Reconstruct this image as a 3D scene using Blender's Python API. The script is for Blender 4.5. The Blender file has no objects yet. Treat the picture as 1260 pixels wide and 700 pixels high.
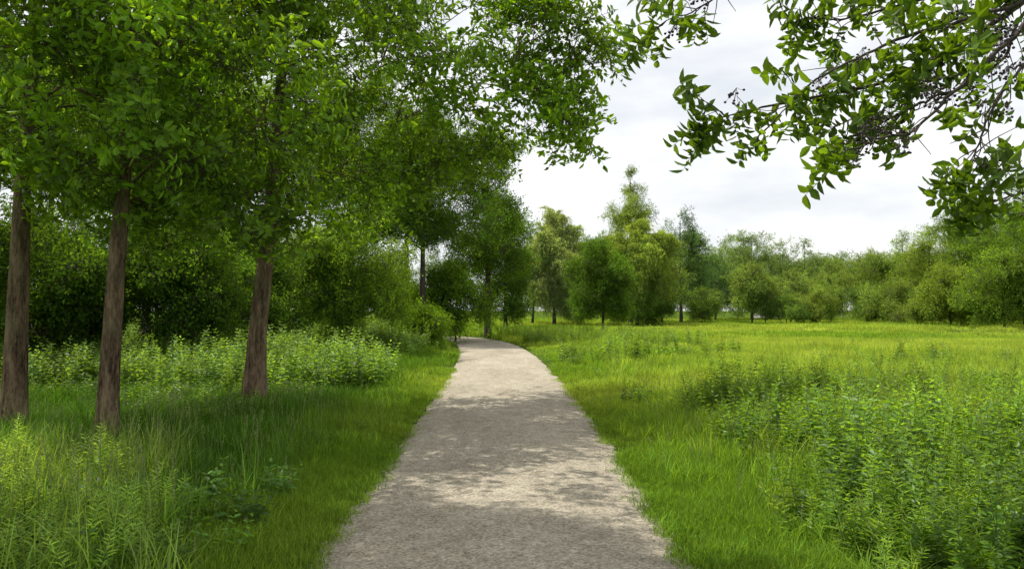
import bpy, math, numpy as np
from mathutils import Vector
FPX=980.0; HOR=382.0; CAMH=1.6
def PX(px,D): return (px-630.0)/FPX*D
def PZ(py,D): return CAMH+(HOR-py)/FPX*D
scene=bpy.context.scene
LINK=scene.collection

# ------------------------------------------------------------------ helpers
class Geo:
    def __init__(s): s.v=[]; s.n=0; s.f=[]
    def add(s,verts,faces,mat=0,smooth=False):
        verts=np.asarray(verts,dtype=np.float64).reshape(-1,3); faces=np.asarray(faces,dtype=np.int64)
        s.f.append((faces+s.n,mat,smooth)); s.v.append(verts); s.n+=len(verts)
    def mesh(s,name,mats):
        me=bpy.data.meshes.new(name)
        V=np.concatenate(s.v); me.vertices.add(len(V)); me.vertices.foreach_set('co',V.astype(np.float32).ravel())
        li=[];ls=[];mi=[];sm=[];off=0
        for F,m,smo in s.f:
            k=F.shape[1]; li.append(F.ravel()); ls.append(off+np.arange(len(F))*k); off+=F.size
            mi.append(np.full(len(F),m)); sm.append(np.full(len(F),smo))
        li=np.concatenate(li); ls=np.concatenate(ls)
        me.loops.add(len(li)); me.loops.foreach_set('vertex_index',li.astype(np.int32))
        me.polygons.add(len(ls)); me.polygons.foreach_set('loop_start',ls.astype(np.int32))
        me.polygons.foreach_set('material_index',np.concatenate(mi).astype(np.int32))
        me.polygons.foreach_set('use_smooth',np.concatenate(sm).astype(bool))
        for m in mats: me.materials.append(m)
        me.update(calc_edges=True); me.validate()
        return me
def obj(name,me,parent=None,loc=(0,0,0),link=True):
    o=bpy.data.objects.new(name,me); o.location=loc
    if link: LINK.objects.link(o)
    if parent: o.parent=parent
    return o
def norm(a): return a/np.maximum(np.linalg.norm(a,axis=-1,keepdims=True),1e-9)

def catmull(pts,sub=6):
    P=np.asarray(pts,float)
    if len(P)<3: 
        t=np.linspace(0,1,sub+1)[:,None]; return P[0]*(1-t)+P[-1]*t
    P=np.vstack([2*P[0]-P[1],P,2*P[-1]-P[-2]]); out=[]
    for i in range(1,len(P)-2):
        for t in np.linspace(0,1,sub,endpoint=False):
            out.append(0.5*((2*P[i])+(-P[i-1]+P[i+1])*t+(2*P[i-1]-5*P[i]+4*P[i+1]-P[i+2])*t*t+(-P[i-1]+3*P[i]-3*P[i+1]+P[i+2])*t**3))
    out.append(P[-2]); return np.array(out)
def tube(g,pts,rad,ns=6,mat=0,rng=None,rough=0.0):
    P=np.asarray(pts,float); n=len(P); rad=np.broadcast_to(np.asarray(rad,float),(n,))
    T=norm(np.gradient(P,axis=0))
    ref=np.array([0.31,0.95,0.05]) if abs(T[0][1])<0.8 else np.array([1.0,0.1,0.05])
    A=norm(np.cross(T,ref)); B=np.cross(T,A)
    a=np.linspace(0,2*np.pi,ns,endpoint=False)
    r=rad[:,None]*np.ones((1,ns))
    if rng is not None and rough>0:
        ph=rng.uniform(0,6.28,3); tt=np.arange(n)[:,None]*0.35
        r=r*(1+rough*(np.sin(2*a+ph[0]+tt)+0.7*np.sin(3*a+ph[1]-tt*0.7)+0.5*rng.normal(0,0.6,(n,ns))))
    V=P[:,None,:]+r[...,None]*(np.cos(a)[None,:,None]*A[:,None,:]+np.sin(a)[None,:,None]*B[:,None,:])
    i=np.arange(n-1)[:,None]*ns; j=np.arange(ns)[None,:]; j2=(j+1)%ns
    F=np.stack([i+j,i+j2,i+ns+j2,i+ns+j],-1).reshape(-1,4)
    g.add(V.reshape(-1,3),F,mat,True)
def leaves(g,P,D,N,L,W,mat=0,droop=0.15,fold=0.25,simple=False):
    """pointed leaves folded along the midrib"""
    P=np.asarray(P,float);D=norm(np.asarray(D,float));N=np.asarray(N,float)
    S=norm(np.cross(D,N)); N=np.cross(S,D); L=np.asarray(L)[:,None]; W=np.asarray(W)[:,None]
    def pt(t,s): return P+D*L*t+S*W*s*0.5+N*(fold*abs(s)*W*0.5-droop*L*t*t)
    if simple:
        V=np.stack([pt(0,0),pt(.42,1),pt(1,0),pt(.42,-1)],1); b=np.arange(len(P))[:,None]*4
        g.add(V.reshape(-1,3),np.concatenate([b+np.array([[0,1,2]]),b+np.array([[0,2,3]])]),mat); return
    V=np.stack([pt(0,0),pt(.22,.75),pt(.5,1),pt(.78,.62),pt(1,0),pt(.78,-.62),pt(.5,-1),pt(.22,-.75)],1)
    b=np.arange(len(P))[:,None]*8
    g.add(V.reshape(-1,3),np.concatenate([b+np.array([[0,1,2,3,4]]),b+np.array([[0,4,5,6,7]])]),mat)
def blades(g,P,az,H,W,bend,mat=0,rows=4):
    n=len(P); t=np.linspace(0,1,rows)[None,:,None]
    d=np.stack([np.cos(az),np.sin(az),0*az],-1)[:,None,:]; s=np.stack([-np.sin(az),np.cos(az),0*az],-1)[:,None,:]
    c=P[:,None,:]+d*(bend[:,None,None]*H[:,None,None])*t**1.8+np.array([0,0,1.0])*H[:,None,None]*(t-0.35*bend[:,None,None]*t**2.5)
    w=W[:,None,None]*0.5*(1-0.93*t**1.6)
    V=np.stack([c-s*w,c+s*w],2).reshape(n,-1,3)
    b=np.arange(n)[:,None,None]*(rows*2); r=np.arange(rows-1)[None,:,None]*2
    F=(b+r+np.array([[[0,1,3,2]]])).reshape(-1,4)
    g.add(V.reshape(-1,3),F,mat)

# ------------------------------------------------------------------ materials
def nn(nt,t,**k):
    n=nt.nodes.new(t)
    for a,v in k.items(): setattr(n,a,v)
    return n
def newmat(name):
    m=bpy.data.materials.new(name); m.use_nodes=True; nt=m.node_tree; nt.nodes.clear()
    return m,nt,nt.nodes.new('ShaderNodeOutputMaterial')
def mth(nt,op,a,b):
    n=nn(nt,'ShaderNodeMath',operation=op)
    for i,x in enumerate((a,b)):
        if isinstance(x,(int,float)): n.inputs[i].default_value=x
        else: nt.links.new(x,n.inputs[i])
    return n.outputs[0]
def vscale(nt,v,s):
    n=nn(nt,'ShaderNodeVectorMath',operation='SCALE'); nt.links.new(v,n.inputs[0])
    if isinstance(s,(int,float)): n.inputs['Scale'].default_value=s
    else: nt.links.new(s,n.inputs['Scale'])
    return n.outputs[0]
def vmul(nt,v,c):
    n=nn(nt,'ShaderNodeVectorMath',operation='MULTIPLY'); nt.links.new(v,n.inputs[0]); n.inputs[1].default_value=c
    return n.outputs[0]
def leaf_material(name,trans=0.5,rough=0.42,tcol=(2.3,1.95,0.45),spec=0.3,gloss=True,var=.7):
    m,nt,out=newmat(name)
    at=nn(nt,'ShaderNodeAttribute',attribute_type='INSTANCER',attribute_name='tint')
    ge=nn(nt,'ShaderNodeNewGeometry'); oi=nn(nt,'ShaderNodeObjectInfo')
    r1=mth(nt,'MULTIPLY_ADD',ge.outputs['Random Per Island'],var); 
    r1.node.inputs[2].default_value=1-var/2
    r2=mth(nt,'MULTIPLY_ADD',oi.outputs['Random'],0.35); r2.node.inputs[2].default_value=0.82
    c=vscale(nt,at.outputs['Vector'],mth(nt,'MULTIPLY',r1,r2))
    if gloss:
        bs=nn(nt,'ShaderNodeBsdfPrincipled'); bs.inputs['Roughness'].default_value=rough; bs.inputs['Specular IOR Level'].default_value=spec
        nt.links.new(c,bs.inputs['Base Color'])
    else:
        bs=nn(nt,'ShaderNodeBsdfDiffuse'); nt.links.new(c,bs.inputs['Color'])
    tr=nn(nt,'ShaderNodeBsdfTranslucent'); nt.links.new(vmul(nt,c,tcol),tr.inputs['Color'])
    mx=nn(nt,'ShaderNodeMixShader'); mx.inputs[0].default_value=trans
    nt.links.new(bs.outputs[0],mx.inputs[1]); nt.links.new(tr.outputs[0],mx.inputs[2]); nt.links.new(mx.outputs[0],out.inputs[0])
    return m
M_LEAF=leaf_material('leaf_green')
M_LEAFD=leaf_material('leaf_matt',gloss=False,trans=.45)
M_GRASS=leaf_material('grass_blade',trans=0.45,tcol=(2.0,1.8,0.45),gloss=False,var=1.0)
def ramp(nt,fac,stops):
    r=nn(nt,'ShaderNodeValToRGB'); e=r.color_ramp.elements
    while len(e)<len(stops): e.new(0.5)
    for i,(p,c) in enumerate(stops): e[i].position=p; e[i].color=(*c,1)
    nt.links.new(fac,r.inputs[0]); return r.outputs[0]
def noise(nt,vec,scale,detail=4,rough=0.6,scl=None):
    n=nn(nt,'ShaderNodeTexNoise'); n.inputs['Scale'].default_value=scale; n.inputs['Detail'].default_value=detail; n.inputs['Roughness'].default_value=rough
    if scl is not None:
        mp=nn(nt,'ShaderNodeMapping'); mp.inputs['Scale'].default_value=scl; nt.links.new(vec,mp.inputs[0]); vec=mp.outputs[0]
    nt.links.new(vec,n.inputs['Vector']); return n.outputs['Fac']
def bark_material(name,c1,c2):
    m,nt,out=newmat(name); tc=nn(nt,'ShaderNodeTexCoord').outputs['Object']
    a=noise(nt,tc,9,5,0.65,(1,1,0.16)); b=noise(nt,tc,38,3,0.7,(1,1,0.25)); l=noise(nt,tc,1.6,3)
    f=mth(nt,'ADD',mth(nt,'MULTIPLY',a,0.6),mth(nt,'MULTIPLY',b,0.4))
    col=ramp(nt,f,[(0.38,c1),(0.5,tuple((x+y)/2 for x,y in zip(c1,c2))),(0.6,c2)])
    mixn=nn(nt,'ShaderNodeMix',data_type='RGBA'); mixn.inputs[7].default_value=(0.11,0.12,0.06,1)
    nt.links.new(mth(nt,'MULTIPLY',ramp(nt,l,[(0.48,(0,0,0)),(0.66,(1,1,1))]),0.5),mixn.inputs[0]); nt.links.new(col,mixn.inputs[6])
    bs=nn(nt,'ShaderNodeBsdfDiffuse'); nt.links.new(mixn.outputs[2],bs.inputs['Color'])
    bp=nn(nt,'ShaderNodeBump'); bp.inputs['Strength'].default_value=1; bp.inputs['Distance'].default_value=0.05
    nt.links.new(f,bp.inputs['Height']); nt.links.new(bp.outputs[0],bs.inputs['Normal']); nt.links.new(bs.outputs[0],out.inputs[0])
    return m
M_BARK=bark_material('bark_brown',(0.035,0.024,0.015),(0.26,0.185,0.12))
def plain(name,c,rough=0.8,sc=8,var=0.25):
    m,nt,out=newmat(name); tc=nn(nt,'ShaderNodeTexCoord').outputs['Object']
    f=noise(nt,tc,sc,2); col=ramp(nt,f,[(0.3,tuple(x*(1-var) for x in c)),(0.7,tuple(x*(1+var) for x in c))])
    bs=nn(nt,'ShaderNodeBsdfPrincipled'); bs.inputs['Roughness'].default_value=rough; nt.links.new(col,bs.inputs['Base Color']); nt.links.new(bs.outputs[0],out.inputs[0]); return m
M_TWIG=plain('bark_dark',(0.05,0.038,0.028),.9,20,.5)
M_STEM=plain('stem_green',(0.09,0.13,0.035))
M_BERRY=plain('berry_dark',(0.03,0.012,0.018),0.35)
M_STRAW=plain('dry_seed',(0.22,0.25,0.08))

# ------------------------------------------------------------------ templates
def coll(name,meshes):
    c=bpy.data.collections.new(name)
    for i,me in enumerate(meshes):
        c.objects.link(bpy.data.objects.new('%s_%02d'%(name,i),me))
    return c
def twig_mesh(seed,nl=28,L=0.12,W=0.052,length=0.62,spread=0.3):
    r=np.random.default_rng(seed); g=Geo()
    main=catmull([(0,0,0),(r.normal(0,.03),r.normal(0,.03),length*.5),(r.normal(0,.07),r.normal(0,.07),length)],3)
    tube(g,main,np.linspace(.006,.002,len(main)),3,1)
    P=[];D=[]
    shoots=[main]
    for k in range(5):
        a=r.uniform(0,6.28); s=main[int(r.integers(1,len(main)-1))]
        e=s+np.array([math.cos(a)*spread*r.uniform(.5,1),math.sin(a)*spread*r.uniform(.5,1),r.uniform(.05,.28)])
        sh=np.array([s,(s+e)/2+r.normal(0,.02,3),e]); tube(g,sh,np.linspace(.004,.0015,len(sh)),3,1); shoots.append(sh)
    for i in range(nl):
        sh=shoots[i%len(shoots)]; t=r.uniform(.25,1)**.7*(len(sh)-1); j=min(int(t),len(sh)-2)
        p=sh[j]+(sh[j+1]-sh[j])*(t-j); dd=norm(sh[j+1]-sh[j]); a=r.uniform(0,6.28)
        P.append(p); D.append(dd*r.uniform(.2,1.0)+np.array([math.cos(a),math.sin(a),r.normal(0,.35)]))
    P=np.array(P);D=np.array(D); N=np.array([0,0,1.0])+r.normal(0,.55,(nl,3))
    leaves(g,P,D,N,L*r.uniform(.65,1.15,nl),W*r.uniform(.8,1.15,nl),0,0.2)
    return g.mesh('twig',[M_LEAF,M_TWIG])
C_TWIG=coll('tpl_twig',[twig_mesh(s) for s in range(7)])
def clump_mesh(seed,n=95,L=.085,W=.045,R=.5):
    """leafy branch end: several forked shoots carrying leaves, about 1 m across"""
    r=np.random.default_rng(seed); g=Geo(); P=[];D=[]
    for k in range(8):
        d=norm(r.normal(0,1,3)+[0,0,.5]); e=d*R*r.uniform(.6,1.15); sh=np.array([(0,0,0),e*.5+r.normal(0,.05,3),e])
        tube(g,sh,np.linspace(.006,.002,len(sh)),3,1)
        for i in range(n//8):
            t=r.uniform(.2,1)**.7*(len(sh)-1); j=min(int(t),len(sh)-2); P.append(sh[j]+(sh[j+1]-sh[j])*(t-j)+r.normal(0,.05,3)); D.append(d*.6+norm(r.normal(0,1,3)))
    n=len(P); leaves(g,np.array(P),np.array(D),np.array([0,0,1.])+r.normal(0,.6,(n,3)),L*r.uniform(.65,1.15,n),W*r.uniform(.8,1.15,n),0,.2,simple=True)
    return g.mesh('leafy_branch',[M_LEAFD,M_TWIG])
C_FINE=coll('tpl_fine',[clump_mesh(40+s) for s in range(6)])
def willow_mesh(seed):
    r=np.random.default_rng(seed); g=Geo()
    P=[];D=[]
    for k in range(9):
        a=r.uniform(0,6.28); o=r.uniform(.0,.6); x=math.cos(a)*o; y=math.sin(a)*o; Lh=r.uniform(.4,1.4)
        st=np.array([(0,0,0),(x*.8,y*.8,-.05),(x,y,-Lh)]); tube(g,st,.002,3,2)
        for i in range(20):
            t=r.uniform(0,1)*(len(st)-1); j=min(int(t),len(st)-2); P.append(st[j]+(st[j+1]-st[j])*(t-j)+r.normal(0,.05,3)); aa=r.uniform(0,6.28)
            D.append((math.cos(aa)*1.1,math.sin(aa)*1.1,-1))
    n=len(P); leaves(g,P,D,r.normal(0,.6,(n,3))+[0,-.3,.8],.13*r.uniform(.7,1.2,n),np.full(n,.04),0,0,simple=True)
    return g.mesh('willow_strand',[M_LEAFD,M_TWIG,M_STEM])
C_WIL=coll('tpl_willow',[willow_mesh(s) for s in range(4)])
def tuft_mesh(seed,n=120,H=.34,R=.27,W=.0085,seedh=0,rows=4,bmax=.85):
    r=np.random.default_rng(seed); g=Geo(); a=r.uniform(0,6.28,n); q=R*np.sqrt(r.uniform(0,1,n))
    P=np.stack([np.cos(a)*q,np.sin(a)*q,np.full(n,-.01)],-1)
    blades(g,P,r.uniform(0,6.28,n),H*r.uniform(.45,1.15,n),W*r.uniform(.6,1.4,n),r.uniform(.05,bmax,n),rows=rows)
    for i in range(seedh):
        p=P[i]; h=H*r.uniform(1.1,1.45); e=p+np.array([r.normal(0,.06),r.normal(0,.06),h])
        st=np.array([p,(p+e)/2+np.array([r.normal(0,.015),0,.02]),e]); tube(g,st,.0012,3,1)
        m=14; tt=r.uniform(.78,1,m)[:,None]; leaves(g,p*(1-tt)+e*tt,r.normal(0,.4,(m,3))+[0,0,1],r.normal(0,1,(m,3)),np.full(m,.02),np.full(m,.006),1,simple=True)
    return g.mesh('tuft',[M_GRASS,M_STRAW])
C_TUFT=coll('tpl_tuft',[tuft_mesh(s,seedh=(3 if s in (2,4) else 0)) for s in range(6)])
C_TALL=coll('tpl_tall',[tuft_mesh(10+s,n=50,H=.56,R=.2,W=.012,seedh=2,rows=5,bmax=.8) for s in range(4)])
C_LAWN=coll('tpl_lawn',[tuft_mesh(20+s,n=190,H=.13,R=.24,W=.0065,rows=3) for s in range(4)])
C_MIDG=coll('tpl_mid',[tuft_mesh(25+s,n=140,H=.34,R=.42,W=.013,rows=3) for s in range(4)])
C_FARG=coll('tpl_far',[tuft_mesh(30+s,n=150,H=.34,R=.8,W=.03,rows=3) for s in range(4)])
def weed_mesh(seed,h=.8,L=.1,W=.045,step=.05,stems=3,narrow=False):
    r=np.random.default_rng(seed); g=Geo()
    for k in range(stems):
        a=r.uniform(0,6.28); o=r.uniform(0,.18); b=np.array([math.cos(a)*o,math.sin(a)*o,-.02]); hh=h*r.uniform(.55,1.1)
        e=b+np.array([r.normal(0,.15),r.normal(0,.15),hh]); st=catmull([b,(b+e)/2+r.normal(0,.02,3),e],4)
        tube(g,st,np.linspace(.0045,.0015,len(st)),3,1)
        nlv=int(hh/step); P=[];D=[];LL=[]
        for i in range(nlv):
            t=(0.12+.88*(i+.5)/nlv); x=t*(len(st)-1); j=min(int(x),len(st)-2); p=st[j]+(st[j+1]-st[j])*(x-j)
            base=i*1.57+r.normal(0,.25)
            for s in ((0,math.pi) if not narrow else (0,2.1,4.2)):
                up=(.15+.9*t**3) if not narrow else (.45+.6*t)
                P.append(p);D.append((math.cos(base+s),math.sin(base+s),up+r.normal(0,.15))); LL.append(L*(1.05-.65*t**2)*r.uniform(.75,1.2))
        P=np.array(P);D=np.array(D);LL=np.array(LL);n=len(P)
        leaves(g,P,D,np.array([0,0,1.])+r.normal(0,.25,(n,3)),LL,LL*(W/L),0,.3)
    return g.mesh('weed',[M_LEAF,M_STEM])
C_WEED=coll('tpl_weed',[weed_mesh(s,L=.12,W=.058,stems=4,step=.055) for s in range(6)])
C_SLIM=coll('tpl_slim',[weed_mesh(60+s,h=.8,L=.13,W=.024,step=.04,stems=2,narrow=True) for s in range(6)])
C_LOW=coll('tpl_low',[weed_mesh(80+s,h=.42,L=.11,W=.065,step=.05,stems=6) for s in range(4)])
def whorl_mesh(seed,berries=False):
    r=np.random.default_rng(seed); g=Geo()
    n=11; P=np.zeros((n,3)); t=np.linspace(0,.2,n); P[:,2]=t; a=np.arange(n)*2.4+r.normal(0,.3,n)
    tube(g,[(0,0,0),(0,0,.08),(0,0,.21)],[.003,.0025,.001],4,1)
    D=np.stack([np.cos(a),np.sin(a),r.uniform(.2,.9,n)],-1)
    leaves(g,P,D,np.array([0,0,1.])+r.normal(0,.4,(n,3)),.115*r.uniform(.6,1.1,n),.05*r.uniform(.8,1.1,n),0,.3)
    if berries:
        g=Geo(); 
        for i in range(12):
            c=np.array([r.normal(0,.03),r.normal(0,.03),-.02+r.normal(0,.03)]); tube(g,[(0,0,.05),c*.5+[0,0,.02],c],.0012,3,0)
            th=np.linspace(0,np.pi,5); ring=[c+np.array([0,0,.008*math.cos(x)]) for x in th]
            tube(g,np.array(ring),np.maximum(.009*np.sin(th),.0004),6,1)
        return g.mesh('berries',[M_TWIG,M_BERRY])
    return g.mesh('whorl',[M_LEAF,M_STEM])
C_WH=coll('tpl_whorl',[whorl_mesh(s) for s in range(6)])
C_BER=coll('tpl_berries',[whorl_mesh(s,True) for s in range(3)])
def peb(seed):
    r=np.random.default_rng(seed); g=Geo(); th=np.linspace(0,np.pi,5); 
    tube(g,np.stack([0*th,0*th,-.5*np.cos(th)],-1),np.maximum(np.sin(th),.02)*r.uniform(.7,1.1),6,0,r,.08); return g.mesh('pebble',[M_PEB])
M_PEB=plain('pebble_stone',(0.38,0.34,0.28),.9,3,.5)
C_PEB=coll('tpl_pebble',[peb(s) for s in range(4)])

GROUPS={}
def group_for(c):
    if c.name in GROUPS: return GROUPS[c.name]
    ng=bpy.data.node_groups.new('scatter_'+c.name,'GeometryNodeTree')
    ng.interface.new_socket('Geometry',in_out='INPUT',socket_type='NodeSocketGeometry'); ng.interface.new_socket('Geometry',in_out='OUTPUT',socket_type='NodeSocketGeometry')
    i=ng.nodes.new('NodeGroupInput');o=ng.nodes.new('NodeGroupOutput');ip=ng.nodes.new('GeometryNodeInstanceOnPoints');ci=ng.nodes.new('GeometryNodeCollectionInfo')
    ci.inputs['Collection'].default_value=c; ci.inputs['Separate Children'].default_value=True; ci.inputs['Reset Children'].default_value=True
    def na(n,t):
        x=ng.nodes.new('GeometryNodeInputNamedAttribute'); x.data_type=t; x.inputs['Name'].default_value=n
        return [q for q in x.outputs if q.enabled and q.name=='Attribute'][0]
    L=ng.links; L.new(i.outputs[0],ip.inputs['Points']); L.new(ci.outputs[0],ip.inputs['Instance']); ip.inputs['Pick Instance'].default_value=True
    L.new(na('idx','INT'),ip.inputs['Instance Index']); L.new(na('rot','FLOAT_VECTOR'),ip.inputs['Rotation']); L.new(na('scl','FLOAT_VECTOR'),ip.inputs['Scale'])
    L.new(ip.outputs[0],o.inputs[0]); GROUPS[c.name]=ng; return ng
def scatter(name,c,P,R,S,T,parent=None,loc=(0,0,0),seed=0):
    P=np.asarray(P,float);n=len(P)
    me=bpy.data.meshes.new(name); me.vertices.add(n); me.vertices.foreach_set('co',P.astype(np.float32).ravel())
    S=np.asarray(S,float); S=np.repeat(S[:,None],3,1) if S.ndim==1 else S
    T=np.broadcast_to(np.asarray(T,float),(n,3))
    for nm,a in (('rot',R),('scl',S),('tint',T)):
        me.attributes.new(nm,'FLOAT_VECTOR','POINT').data.foreach_set('vector',np.ascontiguousarray(a,dtype=np.float32).ravel())
    me.attributes.new('idx','INT','POINT').data.foreach_set('value',np.random.default_rng(seed).integers(0,len(c.objects),n).astype(np.int32))
    o=obj(name,me,parent,loc); md=o.modifiers.new('scatter','NODES'); md.node_group=group_for(c); return o
def dir_rot(D,r):
    D=norm(D); th=np.arccos(np.clip(D[:,2],-1,1)); az=np.arctan2(D[:,1],D[:,0]); f=r.integers(0,2,len(D))
    return np.stack([r.normal(0,.12,len(D)),np.where(f,th,-th),np.where(f,az,az+np.pi)],-1)

# ------------------------------------------------------------------ trees
def crown(c,rad,n,lr,r):
    d=norm(r.normal(0,1,(n*3,3))); d=d[:n]*(r.uniform(0.15,1,(n,1))**.5)
    C=np.asarray(c)+d*(np.asarray(rad)-lr*.5); return [(C[i],lr*r.uniform(.7,1.25)) for i in range(n)]
def tree(name,base,trunk,r0,lobes,tint,K=7,M=8,tw=1.0,col=None,seed=0,bark=None,droop=0.0,ns=12,limb_low=0.25,off=.18,flat=.85):
    r=np.random.default_rng(seed); col=col or C_TWIG; g=Geo(); bark=bark or M_BARK
    tp=catmull(trunk,8); n=len(tp); s=np.linspace(0,1,n)
    rad=r0*(1-.78*s)+r0*.35*np.exp(-s*n*.35)
    tube(g,tp,rad,ns,0,r,.045)
    H=tp[-1,2]; ok=tp[:,2]>H*limb_low
    NP=[p for p in tp[ok]]; NR=[x*.6 for x in rad[ok]]; NA=[0.0]*len(NP)
    P=[];D=[];T=[]
    axis=lambda c: np.linalg.norm(c[:2]-tp[int(np.argmin(abs(tp[:,2]-c[2])))][:2])
    lobes=sorted(lobes,key=lambda q: axis(np.asarray(q[0])))
    for (c,lr) in lobes:
        c=np.asarray(c,float); A=np.array(NP); v=c-A; dist=np.linalg.norm(v,axis=1)
        cost=dist+1.2*np.maximum(0,.35*np.linalg.norm(v[:,:2],axis=1)-v[:,2])+.25*np.array(NA)
        i=int(np.argmin(cost)); a=A[i]; ln=dist[i]
        mid=(a+c)/2+r.normal(0,.09,3)*ln+np.array([0,0,.06*ln]); lp=catmull([a,mid,c],4); rl=min(NR[i]*.8,.006+.012*ln)*1.0; re=.006*tw
        tube(g,lp,np.linspace(rl,re,len(lp)),6,0)
        for jx in range(2,len(lp)): NP.append(lp[jx]); NR.append(rl+(re-rl)*jx/len(lp)); NA.append(NA[i]+ln*jx/len(lp))
        lt=r.uniform(.75,1.25)
        for k in range(K):
            d=norm(r.normal(0,1,3)); d[2]=d[2]*.9+.1; e=c+d*lr*r.uniform(.75,1.1)*np.array([1,1,flat])
            s0=lp[int(r.integers(len(lp)//2,len(lp)))]
            bp=np.array([s0,(s0+e)/2+r.normal(0,.06*lr,3)+np.array([0,0,.08*lr]),e-np.array([0,0,droop*lr*.4])])
            tube(g,bp,np.linspace(.009*tw**.5,.003*tw,len(bp)),4,0)
            tt=r.uniform(.3,1.02,M)*(len(bp)-1); j=np.clip(tt.astype(int),0,len(bp)-2)
            p=bp[j]+(bp[j+1]-bp[j])*(tt-j)[:,None]+r.normal(0,off*tw*.7,(M,3))
            P.append(p); dd=norm(bp[-1]-bp[0]); D.append(dd+r.normal(0,.6,(M,3))+np.array([0,0,-droop]))
            T.append(np.outer(lt*r.uniform(.85,1.15,M),tint))
    me=g.mesh(name+'_wood',[bark]); o=obj(name,me,None,base)
    P=np.concatenate(P);D=np.concatenate(D);T=np.concatenate(T)
    k=P[:,2]>.25; P=P[k];D=D[k];T=T[k]
    R=dir_rot(D,r) if col is not C_WIL else np.stack([r.normal(0,.15,len(P)),r.normal(0,.15,len(P)),r.uniform(0,6.28,len(P))],-1)
    scatter('foliage',col,P,R,tw*r.uniform(.75,1.25,len(P)),T,o,seed=seed)
    return o
G_NEAR=(0.145,0.27,0.022); G_MAPLE=(0.13,0.245,0.025); G_DARK=(0.085,0.17,0.024); G_YEL=(0.15,0.265,0.035); G_PALE=(0.26,0.34,0.15); G_BLUE=(0.08,0.165,0.045)
def lob(*a): return [(np.array([x,y,z],float),l) for x,y,z,l in a]

# -- three near trees on the left of the path
r=np.random.default_rng(5)
b=(PX(20,10.9),10.9,-.05)
L1=crown((0,.9,7.8),(3.2,3.0,3.1),14,1.0,r)+lob((1.6,.8,4.5,.8),(1.7,-.2,5.1,.7),(2.2,1.2,5.0,.9),(-1.6,.3,4.6,.9),(1.4,1.6,3.7,.7),(2.0,.9,3.2,.6))
tree('shade_tree',b,[(0,0,0),(.03,0,1.8),(.06,0,3.6),(.1,.1,5.0),(.1,.2,7),(0,.2,9.5)],.15,L1,G_NEAR,K=7,M=6,seed=1,limb_low=.45)
b=(PX(133,9.5),9.5,-.05)
L2=crown((0,.2,6.4),(2.9,2.9,2.7),12,.9,r)+lob((.6,-.5,3.4,.55),(-.5,.2,3.6,.65),(1.2,.2,3.4,.65),(.1,.7,3.1,.55),(-1.1,.4,3.8,.6),(1.9,-.2,4.0,.7),(.0,-.8,4.1,.6),(.9,-.7,4.6,.7),(1.5,.5,2.9,.45))
tree('shade_tree',b,[(0,0,0),(.05,0,1.3),(.13,0,2.7),(.2,.05,4.2),(.25,.1,6),(.2,.1,8.3)],.128,L2,G_NEAR,K=7,M=6,seed=2,limb_low=.34)
b=(PX(314,13.2),13.2,-.05)
L3=crown((.4,.7,8.0),(4.0,3.8,3.6),22,1.05,r)+lob((1.8,.3,4.5,.8),(-1.4,.2,4.2,.8),(3.0,.2,5.2,1.0),(4.1,0,5.4,.8),(4.8,.2,5.3,.7),(2.2,-1,5.4,1),(-1.8,.4,4.5,.8),(4.7,-.3,6.2,.8),(3.4,.8,4.6,.7),(1.0,1.6,4.0,.8),(5.2,.1,4.8,.4),(-1.7,-.6,3.6,.6),(1.7,-.4,3.8,.55),(4.0,.2,6.9,.9),(3.1,-.3,6.5,1.0),(4.9,.4,6.7,.5),(5.4,.1,5.9,.5),(2.8,1,4.2,.55))
tree('shade_tree',b,[(0,0,0),(.06,0,1.4),(.22,0,3.0),(.36,0,5.0),(.45,.1,7),(.5,.2,11)],.175,L3,G_NEAR,K=7,M=6,seed=3,limb_low=.36)

# -- mid trees
def auto(name,px,D,ytop,hw,tint,n=22,zb=None,lr=None,K=5,M=3,tw=1.8,col=None,seed=0,r0=None,lean=0,droop=0,ybot=None,bark=None,depth=1.0,X=None):
    r=np.random.default_rng(seed+100); X=PX(px,D) if X is None else X; H=PZ(ytop,D); R=hw/FPX*D; zb=zb if zb is not None else (max(PZ(ybot,D),.4) if ybot else H*.2)
    c=(0,0,(H+zb)/2); rz=(H-zb)/2; lr=lr or max(.45,min(R,rz)*.36)
    lobes=crown(c,(R,R*depth,rz),n,lr,r)+[(np.array([r.normal(0,.1*R),0,H-lr*.6]),lr*.8)]
    return tree(name,(X,D,-.05),[(0,0,0),(lean*.3,0,H*.3),(lean*.6,.1,H*.6),(lean*.5,0,H*.92)],r0 or H*.015,lobes,tint,K,M,tw,col or C_FINE,seed,bark or M_TWIG,droop,ns=8)
auto('shade_tree',520,38,110,115,(.095,.19,.024),n=38,ybot=345,tw=1.25,seed=11,K=7,M=4,r0=.17)
auto('shade_tree',600,47,150,62,(.095,.19,.024),n=28,ybot=385,tw=1.4,seed=12)
auto('shade_tree',430,44,60,110,G_MAPLE,n=34,ybot=330,tw=1.5,seed=13,K=6)
auto('shade_tree',622,62,245,42,(0.1,0.195,0.03),n=28,ybot=402,tw=1.7,seed=14)
auto('deciduous_shrub',432,27,265,92,G_YEL,n=30,ybot=412,tw=.95,seed=15,K=7,M=4,lr=.85,r0=.05)
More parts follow.
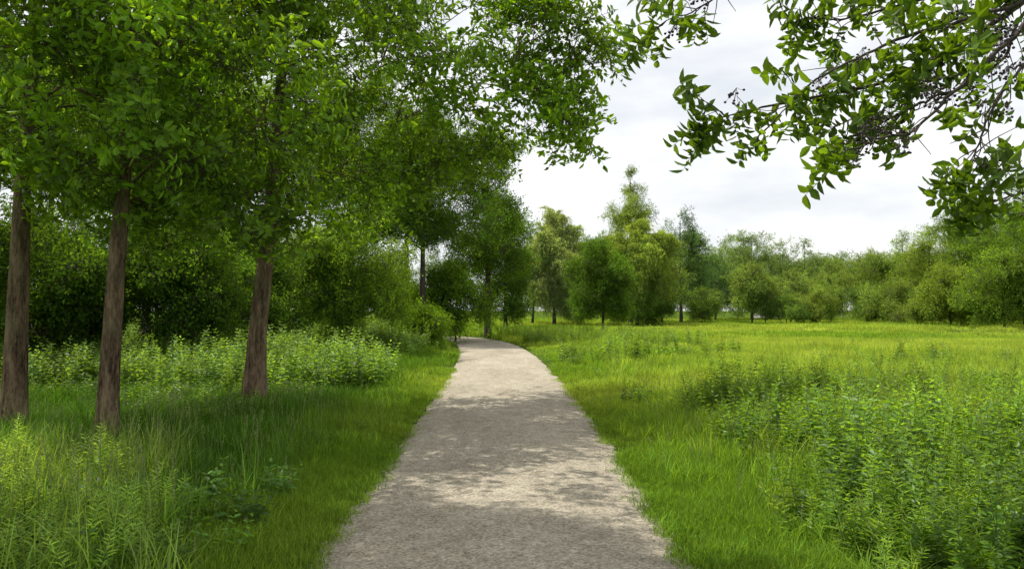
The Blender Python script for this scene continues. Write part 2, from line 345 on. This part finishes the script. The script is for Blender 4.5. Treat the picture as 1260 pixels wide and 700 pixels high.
for i,(px,D,yt,hw,t,n) in enumerate([(80,19,285,90,G_DARK,20),(215,20,270,85,G_DARK,20),(-40,17,260,90,G_DARK,16),(310,24,300,75,G_DARK,20),(20,25,240,110,G_DARK,22),(150,28,230,110,G_BLUE,22),(270,33,200,110,G_DARK,24),(560,40,330,55,G_MAPLE,16),(490,50,330,60,G_MAPLE,16),(370,36,300,80,G_DARK,18),(520,31,385,34,G_MAPLE,12)]):
    auto('understory_shrub',px,D,yt,hw,t,n=n,zb=.5,tw=1.05 if D<32 else 1.4,seed=30+i,K=5,M=4,r0=.05,lean=.4)
for i,(px,D,yt,hw,t,n) in enumerate([(-20,22,-60,170,G_MAPLE,20),(60,34,60,150,G_MAPLE,24),(230,36,60,140,G_MAPLE,24),(340,42,60,120,G_MAPLE,26),(180,50,90,150,G_DARK,24),(500,58,140,90,G_MAPLE,24),(380,62,150,110,G_DARK,24)]):
    auto('woodland_tree',px,D,yt,hw,t,n=n,ybot=270,tw=1.5,seed=50+i,K=6,M=3)

# -- trees beyond the meadow
auto('willow_tree',682,80,258,58,G_PALE,n=38,ybot=392,tw=1.4,col=C_WIL,seed=70,K=7,M=6)
auto('willow_tree',784,78,266,50,(0.22,0.31,0.07),n=36,ybot=392,tw=1.4,col=C_WIL,seed=71,K=7,M=6)
auto('linden_tree',742,56,296,52,(0.095,0.19,0.027),n=36,ybot=398,tw=1.3,seed=72,K=7,M=4,lr=1.0)
auto('poplar_tree',776,92,206,30,(0.21,0.31,0.08),n=28,ybot=350,tw=1.5,seed=73,lr=1.1,K=5,M=3)
rr=np.random.default_rng(4)
G_B2=(.095,.185,.07); G_Y2=(.2,.3,.08)  # far trees get paler, bluer tints: distance haze put into the leaf colour
far=[(838,98,262,48,G_B2,34),(880,112,308,46,G_B2,24),(925,118,288,56,(0.16,.255,.085),32),(990,122,296,54,(0.17,.265,.08),30),(925,86,334,36,(0.2,.3,.085),22),(972,92,338,28,(0.19,.285,.085),16),(1022,104,322,42,G_Y2,24),(1066,98,312,48,(0.19,.29,.07),26),(1108,96,298,50,(.185,.29,.06),30),(1148,88,280,58,(.2,.3,.06),32),(1200,78,246,66,(.165,.275,.045),36),(1262,70,212,70,(.15,.27,.038),40),(1320,62,205,76,G_MAPLE,28),(1170,72,328,50,(.21,.31,.055),24),(1105,84,345,46,(.2,.3,.075),20),(1235,62,315,60,(.175,.29,.045),26),(1345,58,190,80,G_MAPLE,28),(655,88,294,44,G_PALE,20),(815,84,310,36,G_Y2,18),(1400,88,240,76,G_MAPLE,20)]
for i,(px,D,yt,hw,t,n) in enumerate(far):
    auto('deciduous_tree',px,D,yt+rr.normal(0,4),hw,t,n=n,ybot=398,tw=1.8,seed=80+i,K=5,M=3,lean=rr.normal(0,.6))
for i in range(22):
    px=rr.uniform(640,1300) if i<8 else rr.uniform(830,1300); D=rr.uniform(74,100); D=min(D,100-(max(px-1000,0))*.1)
    auto('hedgerow_shrub',px,D,rr.uniform(350,368),rr.uniform(22,42),[(0.16,.26,.06),(.12,.22,.05),(.2,.29,.07),G_DARK][i%4],n=12,zb=.5,tw=1.5,seed=140+i,K=5,M=3,r0=.05)
r=np.random.default_rng(9)
def belt(name,n,D,prof,jit,tint,tw):
    px=r.uniform(prof[0][0],prof[-1][0],n); Y=D+r.normal(0,3.5,n); X=(px-630)/FPX*D
    top=np.interp(px,[p for p,_ in prof],[q for _,q in prof])+jit*(np.sin(px*.09)+.7*np.sin(px*.23+1)+.4*np.sin(px*.51))
    Z=(CAMH+(HOR-top)/FPX*D)*r.uniform(0.03,1,n)**.6
    cl=1+.25*np.sin(X*.45)+.2*np.sin(X*1.1+2)
    scatter(name,C_FINE,np.stack([X,Y,Z],-1),dir_rot(r.normal(0,1,(n,3))+[0,-.5,.6],r),r.uniform(*tw,n),np.outer(cl*r.uniform(.75,1.25,n),tint))
belt('woodland_belt',3400,125,[(640,300),(820,300),(900,312),(1010,322),(1060,326),(1140,312),(1200,285),(1260,262),(1420,250)],8,(.15,.245,.085),(1.7,2.8))  # bluish tint carries painted distance haze
belt('distant_tree_belt',4200,165,[(-300,320),(640,320),(1300,325),(1500,320)],6,(.14,.225,.1),(2.2,3.6))  # haze painted into this tint too, bluer than the nearer belt
# unseen trees added beside and behind the viewpoint, placed to throw shade across the path
for i,(X,Y,H,R,n,hc,rz) in enumerate([(-5.3,6.3,11.5,2.3,26,.72,.25),(-4.6,1.0,9.5,2.7,20,.66,.32),(-8,-5,10,3,16,.66,.32)]):
    r=np.random.default_rng(300+i); tree('shade_tree',(X,Y,-.05),[(0,0,0),(.05,0,H*.3),(0,.1,H*.6),(.1,0,H*.93)],.15,crown((0,0,H*hc),(R,R,H*rz),n,.95,r),G_NEAR,K=6,M=3 if i else 4,tw=1.0,col=C_FINE,seed=300+i,limb_low=.3)

# ------------------------------------------------------------------ cherry tree overhanging from the right
def cherry():
    r=np.random.default_rng(77); base=np.array([4.9,5.2,-.05]); g=Geo()
    D=5.0
    def Q(px,py,d=D): return np.array([PX(px,d),d,PZ(py,d)])-base
    trunk=catmull([(0,0,0),(.05,0,1.2),(-.05,.05,2.3),(.05,.1,3.4),(.1,.1,5.2)],8); tube(g,trunk,np.linspace(.17,.05,len(trunk)),12,0,r,.05)
    crotch=np.array([-.05,.05,2.4]); cr2=np.array([.03,.1,3.3])
    brs=[([cr2,Q(1330,-10),Q(1255,12),Q(1180,58),Q(1100,92),Q(1010,112),Q(935,122),Q(890,132)],.024,1.1),
         ([cr2,Q(1330,-90),Q(1180,-60,5.2),Q(1040,-40,5.3),Q(920,-22,5.3),Q(875,8,5.3),Q(822,30,5.3)],.018,.5),
         ([cr2,Q(1320,10,4.7),Q(1240,50,4.6),Q(1180,110,4.5),Q(1120,165,4.5),Q(1060,180,4.5),Q(1030,195,4.5)],.018,.35),
         ([crotch,Q(1340,60,4.6),Q(1265,90,4.5),Q(1222,150,4.4),Q(1205,195,4.4)],.016,.15),
         ([cr2,Q(1300,-50,5.4),Q(1200,-15,5.5),Q(1110,8,5.5),Q(1040,22,5.5),Q(995,25,5.5)],.018,1.0),
         ([crotch,Q(1360,190,5.2),Q(1300,225,5.2),Q(1250,240,5.2),Q(1210,245,5.2)],.014,.8),
         ([cr2,Q(1340,-30,4.9),Q(1250,-5,4.8),Q(1160,25,4.8),Q(1070,60,4.8),Q(1000,95,4.8),Q(940,150,4.8)],.018,1.0),
         ([cr2,Q(1300,0,5.1),Q(1245,70,5),Q(1200,100,5),Q(1150,115,5),Q(1090,145,5),Q(1040,150,5)],.014,.25)]
    P=[];Dd=[];B=[]
    for pts,rr,lf in brs:
        c=catmull(pts,7); c=c+np.cumsum(r.normal(0,.006,c.shape),0); tube(g,c,np.linspace(rr,.003,len(c)),7,0,r,.06)
        nb=len(c)
        for i in range(10,nb):
            for q in range(2):
                if r.uniform()<.4: continue
                s=c[i]; d=norm(c[min(i+1,nb-1)]-c[i-1])+r.normal(0,.75,3); d[2]-=.15; ln=r.uniform(.08,.26); e=s+norm(d)*ln
                bp=catmull([s,(s+e)/2+r.normal(0,.02,3),e],3); tube(g,bp,np.linspace(.004,.0018,len(bp)),4,0)
                bare=r.uniform()/max(lf,.01)
                if bare<.6 or (i>nb-7): 
                    P.append(e); Dd.append(d)
                    if r.uniform()<.45: P.append((s+e)/2); Dd.append(d+r.normal(0,.8,3))
                elif i<nb-4 and r.uniform()<.5: B.append(e)
        P.append(c[-1]); Dd.append(c[-1]-c[-3])
    for k in range(44):
        d=norm(r.normal(0,1,3)); c=np.array([.9,.2,5.4])+d*np.array([2.2,2.0,1.1])*r.uniform(.4,1)
        if c[2]<4.2: c[2]=4.4+r.uniform(0,.8)
        s=trunk[int(r.integers(len(trunk)*2//3,len(trunk)))]; bp=catmull([s,(s+c)/2+np.array([0,0,.2]),c],5); tube(g,bp,np.linspace(.025,.005,len(bp)),5,0)
        m=22; P+=list(c+r.normal(0,.3,(m,3))); Dd+=list(d+r.normal(0,.7,(m,3)))
    o=obj('cherry_tree',g.mesh('cherry_wood',[M_TWIG]),None,tuple(base))
    P=np.array(P);Dd=np.array(Dd);n=len(P)
    scatter('foliage',C_WH,P,dir_rot(norm(Dd)+r.normal(0,.3,(n,3))+[0,0,-.35],r),r.uniform(.65,1.1,n),np.outer(r.uniform(.7,1.25,n),(.085,.16,.018)),o)
    B=np.array(B); scatter('berries',C_BER,B,np.zeros((len(B),3)),r.uniform(.8,1.2,len(B)),(1,1,1),o)
cherry()

# ------------------------------------------------------------------ terrain, path
PC=np.array([(-20,-.08,1.2),(0,-.08,1.2),(4.9,-.08,1.19),(7.2,-.06,1.23),(13.3,-.12,1.28),(18,-.18,1.3),(23,-.33,1.32),(28,-.5,1.33),(32.7,-.8,1.34),(37,-1.15,1.35),(41,-1.75,1.36),(46,-3.1,1.4),(50,-5.2,1.5),(54,-8.5,1.7),(58,-14,2.2),(61,-22,2.6)])
def pc(y): return np.interp(y,PC[:,0],PC[:,1])
def pw(y): return np.interp(y,PC[:,0],PC[:,2])
def sn(x,y,s=1.0,ph=0): return (np.sin(x*.9*s+ph+1.3*np.sin(y*.7*s+ph))+np.sin(y*1.1*s+2*ph+1.1*np.sin(x*.6*s))+np.sin((x+y)*.53*s+ph*3))/3
def hgt(x,y):
    d=np.abs(x-pc(y))-1.6; m=np.clip(d/3,0,1); m=m*m*(3-2*m); far=np.clip(1-(y-130)/80,0,1)
    return m*far*(.10*sn(x,y,.35,1)+.14*sn(x,y,.12,2)+.07)*np.where((y>45)&(x<2),.3,1)-.012
def axis(lim,near,n1,n2):
    a=np.linspace(0,near,n1); b=near*(lim/near)**np.linspace(0,1,n2)[1:]; a=np.concatenate([a,b]); return np.concatenate([-a[::-1][:-1],a])
xs=axis(3000,30,70,26); ys=np.concatenate([-axis(3000,20,8,8)[axis(3000,20,8,8)>0][::-1],np.linspace(0,80,150),80*(3500/80)**np.linspace(0,1,40)[1:]])
Xg,Yg=np.meshgrid(xs,ys); Zg=hgt(Xg,Yg); nx=len(xs);ny=len(ys)
i=np.arange(ny-1)[:,None]*nx;j=np.arange(nx-1)[None,:]
g=Geo(); g.add(np.stack([Xg,Yg,Zg],-1).reshape(-1,3),np.stack([i+j,i+j+1,i+nx+j+1,i+nx+j],-1).reshape(-1,4),0,True)
m,nt,out=newmat('meadow_soil'); tc=nn(nt,'ShaderNodeTexCoord').outputs['Object']
c=ramp(nt,noise(nt,tc,.35,6,.7),[(.35,(.06,.10,.018)),(.55,(.09,.15,.022)),(.7,(.13,.19,.03))])
c2=ramp(nt,noise(nt,tc,14,4,.7),[(.4,(.45,.4,.35)),(.6,(1.25,1.25,1.2))])
mm=nn(nt,'ShaderNodeMix',data_type='RGBA',blend_type='MULTIPLY'); mm.inputs[0].default_value=1; nt.links.new(c,mm.inputs[6]); nt.links.new(c2,mm.inputs[7])
bs=nn(nt,'ShaderNodeBsdfDiffuse'); nt.links.new(mm.outputs[2],bs.inputs[0])
bp=nn(nt,'ShaderNodeBump'); bp.inputs['Distance'].default_value=.1; nt.links.new(noise(nt,tc,12,4),bp.inputs['Height']); nt.links.new(bp.outputs[0],bs.inputs['Normal']); nt.links.new(bs.outputs[0],out.inputs[0])
obj('meadow_ground',g.mesh('ground',[m]))

r=np.random.default_rng(3); yy=np.concatenate([np.arange(-15,20,.12),np.arange(20,61,.35)]); q=np.linspace(-1,1,13)
eL=.03*sn(yy*3,yy*0,1.7,1)+r.normal(0,.012,len(yy)); eR=.03*sn(yy*3,yy*0,1.9,4)+r.normal(0,.012,len(yy))
dx=np.gradient(pc(yy),yy); nrm=np.stack([np.ones_like(dx),-dx],-1); nrm/=np.linalg.norm(nrm,axis=1,keepdims=True)
off=q[None,:]*pw(yy)[:,None]; off[:,0]-=eL; off[:,-1]+=eR
XX=pc(yy)[:,None]+nrm[:,0:1]*off; YY=yy[:,None]+nrm[:,1:2]*off; ZZ=.012+.022*(1-q[None,:]**2)+0*off; ZZ[:,0]=ZZ[:,-1]=-.006
n=len(yy);k=len(q); i=np.arange(n-1)[:,None]*k;j=np.arange(k-1)[None,:]
g=Geo(); g.add(np.stack([XX,YY,ZZ],-1).reshape(-1,3),np.stack([i+j,i+j+1,i+k+j+1,i+k+j],-1).reshape(-1,4),0,True)
m,nt,out=newmat('gravel_stone_dust'); tc=nn(nt,'ShaderNodeTexCoord').outputs['Object']
fine=noise(nt,tc,38,4,.85); mid=noise(nt,tc,6,5,.65); big=noise(nt,tc,.8,3,.6,(1,.35,1)); vo=nn(nt,'ShaderNodeTexVoronoi'); vo.inputs['Scale'].default_value=55; nt.links.new(tc,vo.inputs[0])
f=mth(nt,'ADD',mth(nt,'ADD',mth(nt,'MULTIPLY',fine,.55),mth(nt,'MULTIPLY',mid,.25)),mth(nt,'MULTIPLY',big,.2))
c=ramp(nt,f,[(.38,(.18,.155,.11)),(.47,(.35,.31,.24)),(.55,(.46,.41,.325)),(.65,(.62,.565,.46))])
mx=nn(nt,'ShaderNodeMix',data_type='RGBA',blend_type='MULTIPLY'); mx.inputs[0].default_value=.7; nt.links.new(c,mx.inputs[6]); 
nt.links.new(ramp(nt,vo.outputs['Color'],[(.1,(.5,.48,.44)),(.5,(.95,.95,.95)),(.9,(1.3,1.28,1.22))]),mx.inputs[7])
bs=nn(nt,'ShaderNodeBsdfDiffuse'); nt.links.new(mx.outputs[2],bs.inputs[0])
bp=nn(nt,'ShaderNodeBump'); bp.inputs['Distance'].default_value=.012; bp.inputs['Strength'].default_value=1; nt.links.new(mth(nt,'ADD',fine,mth(nt,'MULTIPLY',vo.outputs['Distance'],.6)),bp.inputs['Height']); nt.links.new(bp.outputs[0],bs.inputs['Normal']); nt.links.new(bs.outputs[0],out.inputs[0])
obj('gravel_path',g.mesh('path',[m]))
n=8000; Y=3.2+14*r.uniform(0,1,n)**1.6; u=r.uniform(-1,1,n); u=np.sign(u)*np.abs(u)**.6; X=pc(Y)+u*pw(Y)*1.03; Z=.012+.022*(1-u**2)
scatter('loose_gravel',C_PEB,np.stack([X,Y,Z],-1),r.uniform(0,3,(n,3)),.003+.008*r.uniform(0,1,n)**3,(1,1,1))

# ------------------------------------------------------------------ grass
def field(y0,y1,dens,r,wide=.74,mar=1.5):
    A=wide*(y1**2-y0**2)+2*mar*(y1-y0); n=int(A*dens); Y=np.sqrt(r.uniform(y0**2,y1**2,int(n*1.4))); 
    X=r.uniform(-1,1,len(Y))*(wide*Y+mar); return X[:n],Y[:n]
def dpath(X,Y): return np.abs(X-pc(Y))-pw(Y)
def zr(n,r,t=.1): return np.stack([r.normal(0,t,n),r.normal(0,t,n),r.uniform(0,6.28,n)],-1)
def gtint(X,Y,r):
    n=len(X); L=np.clip((-X-1.7)/1.3,0,1)[:,None]*np.clip((30-Y)/10,.3,1)[:,None]; a=np.array((.155,.275,.035)); shade_col=np.array((.065,.15,.024)); yel=np.array((.30,.39,.075))  # darker tint left of the path: tree shade put into the blade colour
    w=np.clip(.55+.8*sn(X,Y,.25,5)+.35*sn(X,Y,.9,2)+.2*sn(X,Y,2.3,7),0,1)[:,None]; t=a*(1-w)+yel*w; t=t*(1-L)+shade_col*L
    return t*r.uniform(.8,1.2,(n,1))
r=np.random.default_rng(21)
X,Y=field(2.6,14,12,r); d=dpath(X,Y); k=(d>.36+.2*r.uniform(0,1,len(d))); X=X[k];Y=Y[k];d=d[k]
hs=np.clip(.35+d*.5,.4,.95)*(1+.35*sn(X,Y,.8,3))*np.where(X<-2,1.0,1); n=len(X)
S=np.stack([np.ones(n)*r.uniform(.85,1.15,n)]*2+[hs*r.uniform(.75,1.25,n)],-1)
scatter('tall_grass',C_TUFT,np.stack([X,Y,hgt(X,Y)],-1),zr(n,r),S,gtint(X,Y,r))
Y=r.uniform(3.0,22,2300)**1.0; sd_=np.where(r.uniform(0,1,2300)<.5,-1,1); d=r.uniform(.05,.9,2300)+.04*r.normal(0,1,2300); Y=np.where(r.uniform(0,1,2300)<.45,r.uniform(3,9,2300),Y); X=pc(Y)+sd_*(pw(Y)+d); n=len(X)
S=np.stack([r.uniform(.8,1.1,n)]*2+[np.clip(.4+.9*d,.4,1.1)*r.uniform(.8,1.4,n)],-1)
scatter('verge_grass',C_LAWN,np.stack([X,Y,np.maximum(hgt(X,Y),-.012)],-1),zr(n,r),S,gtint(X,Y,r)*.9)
X,Y=field(14,42,4.5,r); d=dpath(X,Y); k=(d>.35+.15*r.uniform(0,1,len(d))); X=X[k];Y=Y[k];d=d[k]; n=len(X)
hs=np.clip(.35+d*.3,.35,.75)*(1+.4*sn(X,Y,.5,3)); S=np.stack([r.uniform(.9,1.2,n)]*2+[hs*r.uniform(.75,1.35,n)],-1)
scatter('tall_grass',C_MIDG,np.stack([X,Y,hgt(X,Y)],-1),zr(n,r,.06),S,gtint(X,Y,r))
X,Y=field(42,140,.7,r); d=dpath(X,Y); k=((d>.8)|(Y>60))&(X>-.2*Y); X=X[k];Y=Y[k]; n=len(X)
S=np.stack([r.uniform(.9,1.3,n)]*2+[(1+.3*sn(X,Y,.2,3))*r.uniform(.7,1.4,n)*.95],-1)
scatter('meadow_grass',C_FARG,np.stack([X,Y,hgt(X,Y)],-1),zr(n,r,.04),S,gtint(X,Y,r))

def patch(name,c,n,xf,y0,y1,r,sc,tint,thr=-1,ph=0,fs=.6):
    Y=r.uniform(y0,y1,n); x0,x1=xf(Y); X=x0+(x1-x0)*r.uniform(0,1,n); k=(sn(X,Y,fs,ph)+.25*sn(X,Y,fs*3.7,ph)+r.normal(0,.08,n)>thr)&(dpath(X,Y)>.5); X=X[k];Y=Y[k];n=len(X)
    tt=np.outer(r.uniform(.75,1.3,n),tint)*(1+.2*sn(X,Y,1.3,4)[:,None])
    scatter(name,c,np.stack([X,Y,hgt(X,Y)],-1),zr(n,r,.12),r.uniform(*sc,n)*(1+.22*sn(X,Y,1.1,2)),tt)
patch('nettle_patch',C_WEED,800,lambda Y:(2.35+.08*(Y-5)+.35*np.sin(Y*1.9),.72*Y+1.5),4.4,12.5,r,(.5,1.05),(.125,.235,.035),-.3,1,.8)
patch('nettle_patch',C_SLIM,380,lambda Y:(2.0+.08*(Y-5),.72*Y+1.5),4.4,14,r,(.55,1.0),(.16,.275,.055),-.3,4,.9)
patch('seeding_grass',C_TALL,220,lambda Y:(1.9+0*Y,.72*Y+1),4.6,22,r,(.6,1.0),(.22,.31,.06),.0,6,.7)
patch('wild_herb_patch',C_WEED,600,lambda Y:(2.8+0*Y,.72*Y),13,42,r,(.5,.9),(.14,.25,.04),.3,2,.45)
patch('wild_herb_patch',C_WEED,600,lambda Y:(1.8+pc(Y),7+0*Y),22,50,r,(.7,1.1),(.15,.26,.04),-.2,3,.5)
patch('nettle_patch',C_WEED,2000,lambda Y:(-.62*Y-1,-2.6+pc(Y)),15.0,34,r,(.75,1.3),(.14,.25,.06),-.4,6,.5)
patch('nettle_patch',C_WEED,700,lambda Y:(-12+0*Y,-1.3+pc(Y)-.6),30,52,r,(1,1.5),(.125,.225,.035),-.6,7,.4)
patch('goldenrod_patch',C_SLIM,150,lambda Y:(-.72*Y-.6,-.47*Y+.1),4.3,7.8,r,(.5,.82),(.19,.30,.08),-1,4)
patch('seeding_grass',C_TALL,90,lambda Y:(-.72*Y-.6,-.44*Y+.1),4.2,8.4,r,(.7,1.05),(.19,.29,.07),-1,4)
patch('seeding_grass',C_TALL,110,lambda Y:(-5.5+0*Y,-2.1+0*Y),5,12,r,(.6,.95),(.09,.18,.035),-.1,2)
patch('ground_ivy',C_LOW,900,lambda Y:(-.7*Y-1,-3.2+0*Y),10.5,20,r,(.5,.9),(.1,.19,.035),-.2,8)
patch('low_herb_patch',C_LOW,300,lambda Y:(1.7+0*Y,4.5+.1*Y),5,18,r,(.5,.9),(.125,.235,.035),.1,9)
patch('low_herb_patch',C_LOW,260,lambda Y:(-4.8+0*Y,-1.9+0*Y),4.6,12,r,(.5,.95),(.085,.175,.035),0,3)

# ------------------------------------------------------------------ distant building and lamp
def box(g,x0,x1,y0,y1,z0,z1,mat=0):
    V=[(x,y,z) for z in (z0,z1) for y in (y0,y1) for x in (x0,x1)]
    g.add(V,[(0,1,3,2)[::-1],(4,5,7,6),(0,1,5,4),(2,3,7,6)[::-1],(0,2,6,4)[::-1],(1,3,7,5)],mat)
M_WALL=plain('render_wall',(.4,.39,.36),.9,.5,.08); M_GLASS=plain('window_glass',(.05,.06,.07),.1); M_STEEL=plain('galvanised_steel',(.35,.36,.37),.5)
bo=bpy.data.objects.new('office_building',None); LINK.objects.link(bo); bo.location=(PX(985,142),142,0)
g=Geo(); box(g,-6,6,0,8,-.5,8.2); obj('walls',g.mesh('walls',[M_WALL]),bo)
g=Geo(); box(g,-6.3,6.3,-.3,8.3,8.202,8.7); obj('roof',g.mesh('roof',[M_STEEL]),bo)
g=Geo(); fr=Geo()
for s in range(2):
    for q in range(4):
        x=-5.2+q*2.8; z=1.4+s*3.5; box(g,x,x+1.8,-.03,.05,z,z+1.7); box(fr,x-.1,x+1.9,-.12,-.005,z-.14,z-.02)
obj('windows',g.mesh('windows',[M_GLASS]),bo); obj('sills',fr.mesh('sills',[M_STEEL]),bo)
g=Geo(); p=catmull([(0,0,0),(0,0,5),(0,0,9.5),(-.5,0,11.2),(-2.2,0,12.1),(-3.6,0,12.3)],6); tube(g,p,np.linspace(.12,.05,len(p)),8); box(g,-4.4,-3.5,-.16,.16,12.2,12.38)
obj('street_lamp',g.mesh('lamp',[M_STEEL]),None,(PX(1036,150),150,0))

# ------------------------------------------------------------------ light, world, camera
SUN=Vector((-.54,.20,1.0)).normalized()
el=math.asin(SUN.z); az=math.atan2(SUN.x,SUN.y)
sd=bpy.data.lights.new('sun','SUN'); sd.energy=5; sd.angle=math.radians(.5); sd.color=(1,.955,.87)
so=bpy.data.objects.new('sun',sd); LINK.objects.link(so); so.rotation_euler=SUN.to_track_quat('Z','Y').to_euler(); so.location=(-20,5,30)
w=bpy.data.worlds.new('World'); scene.world=w; w.use_nodes=True; nt=w.node_tree; nt.nodes.clear()
out=nt.nodes.new('ShaderNodeOutputWorld'); sky=nn(nt,'ShaderNodeTexSky',sky_type='NISHITA'); sky.sun_disc=False; sky.sun_elevation=el; sky.sun_rotation=az
b1=nn(nt,'ShaderNodeBackground'); b1.inputs[1].default_value=.13; nt.links.new(sky.outputs[0],b1.inputs[0])
tc=nn(nt,'ShaderNodeTexCoord').outputs['Generated']; f=noise(nt,tc,3.4,5,.55,(1,1,3.0)); c=ramp(nt,f,[(.36,(.74,.765,.80)),(.46,(.84,.855,.875)),(.53,(.93,.94,.95)),(.6,(1,1,1))])
b2=nn(nt,'ShaderNodeBackground'); b2.inputs[1].default_value=1.2; nt.links.new(c,b2.inputs[0])
mx=nn(nt,'ShaderNodeMixShader'); mx.inputs[0].default_value=.88; nt.links.new(b1.outputs[0],mx.inputs[1]); nt.links.new(b2.outputs[0],mx.inputs[2]); nt.links.new(mx.outputs[0],out.inputs[0])
cd=bpy.data.cameras.new('camera'); cd.sensor_width=36; cd.lens=28; cd.clip_end=6000; cd.clip_start=.05
co=bpy.data.objects.new('camera',cd); LINK.objects.link(co); co.location=(0,0,CAMH); co.rotation_euler=(math.radians(90)+math.atan((HOR-350)/FPX),0,0)
scene.camera=co
scene.view_settings.view_transform='Standard'; scene.view_settings.look='None'; scene.view_settings.exposure=0
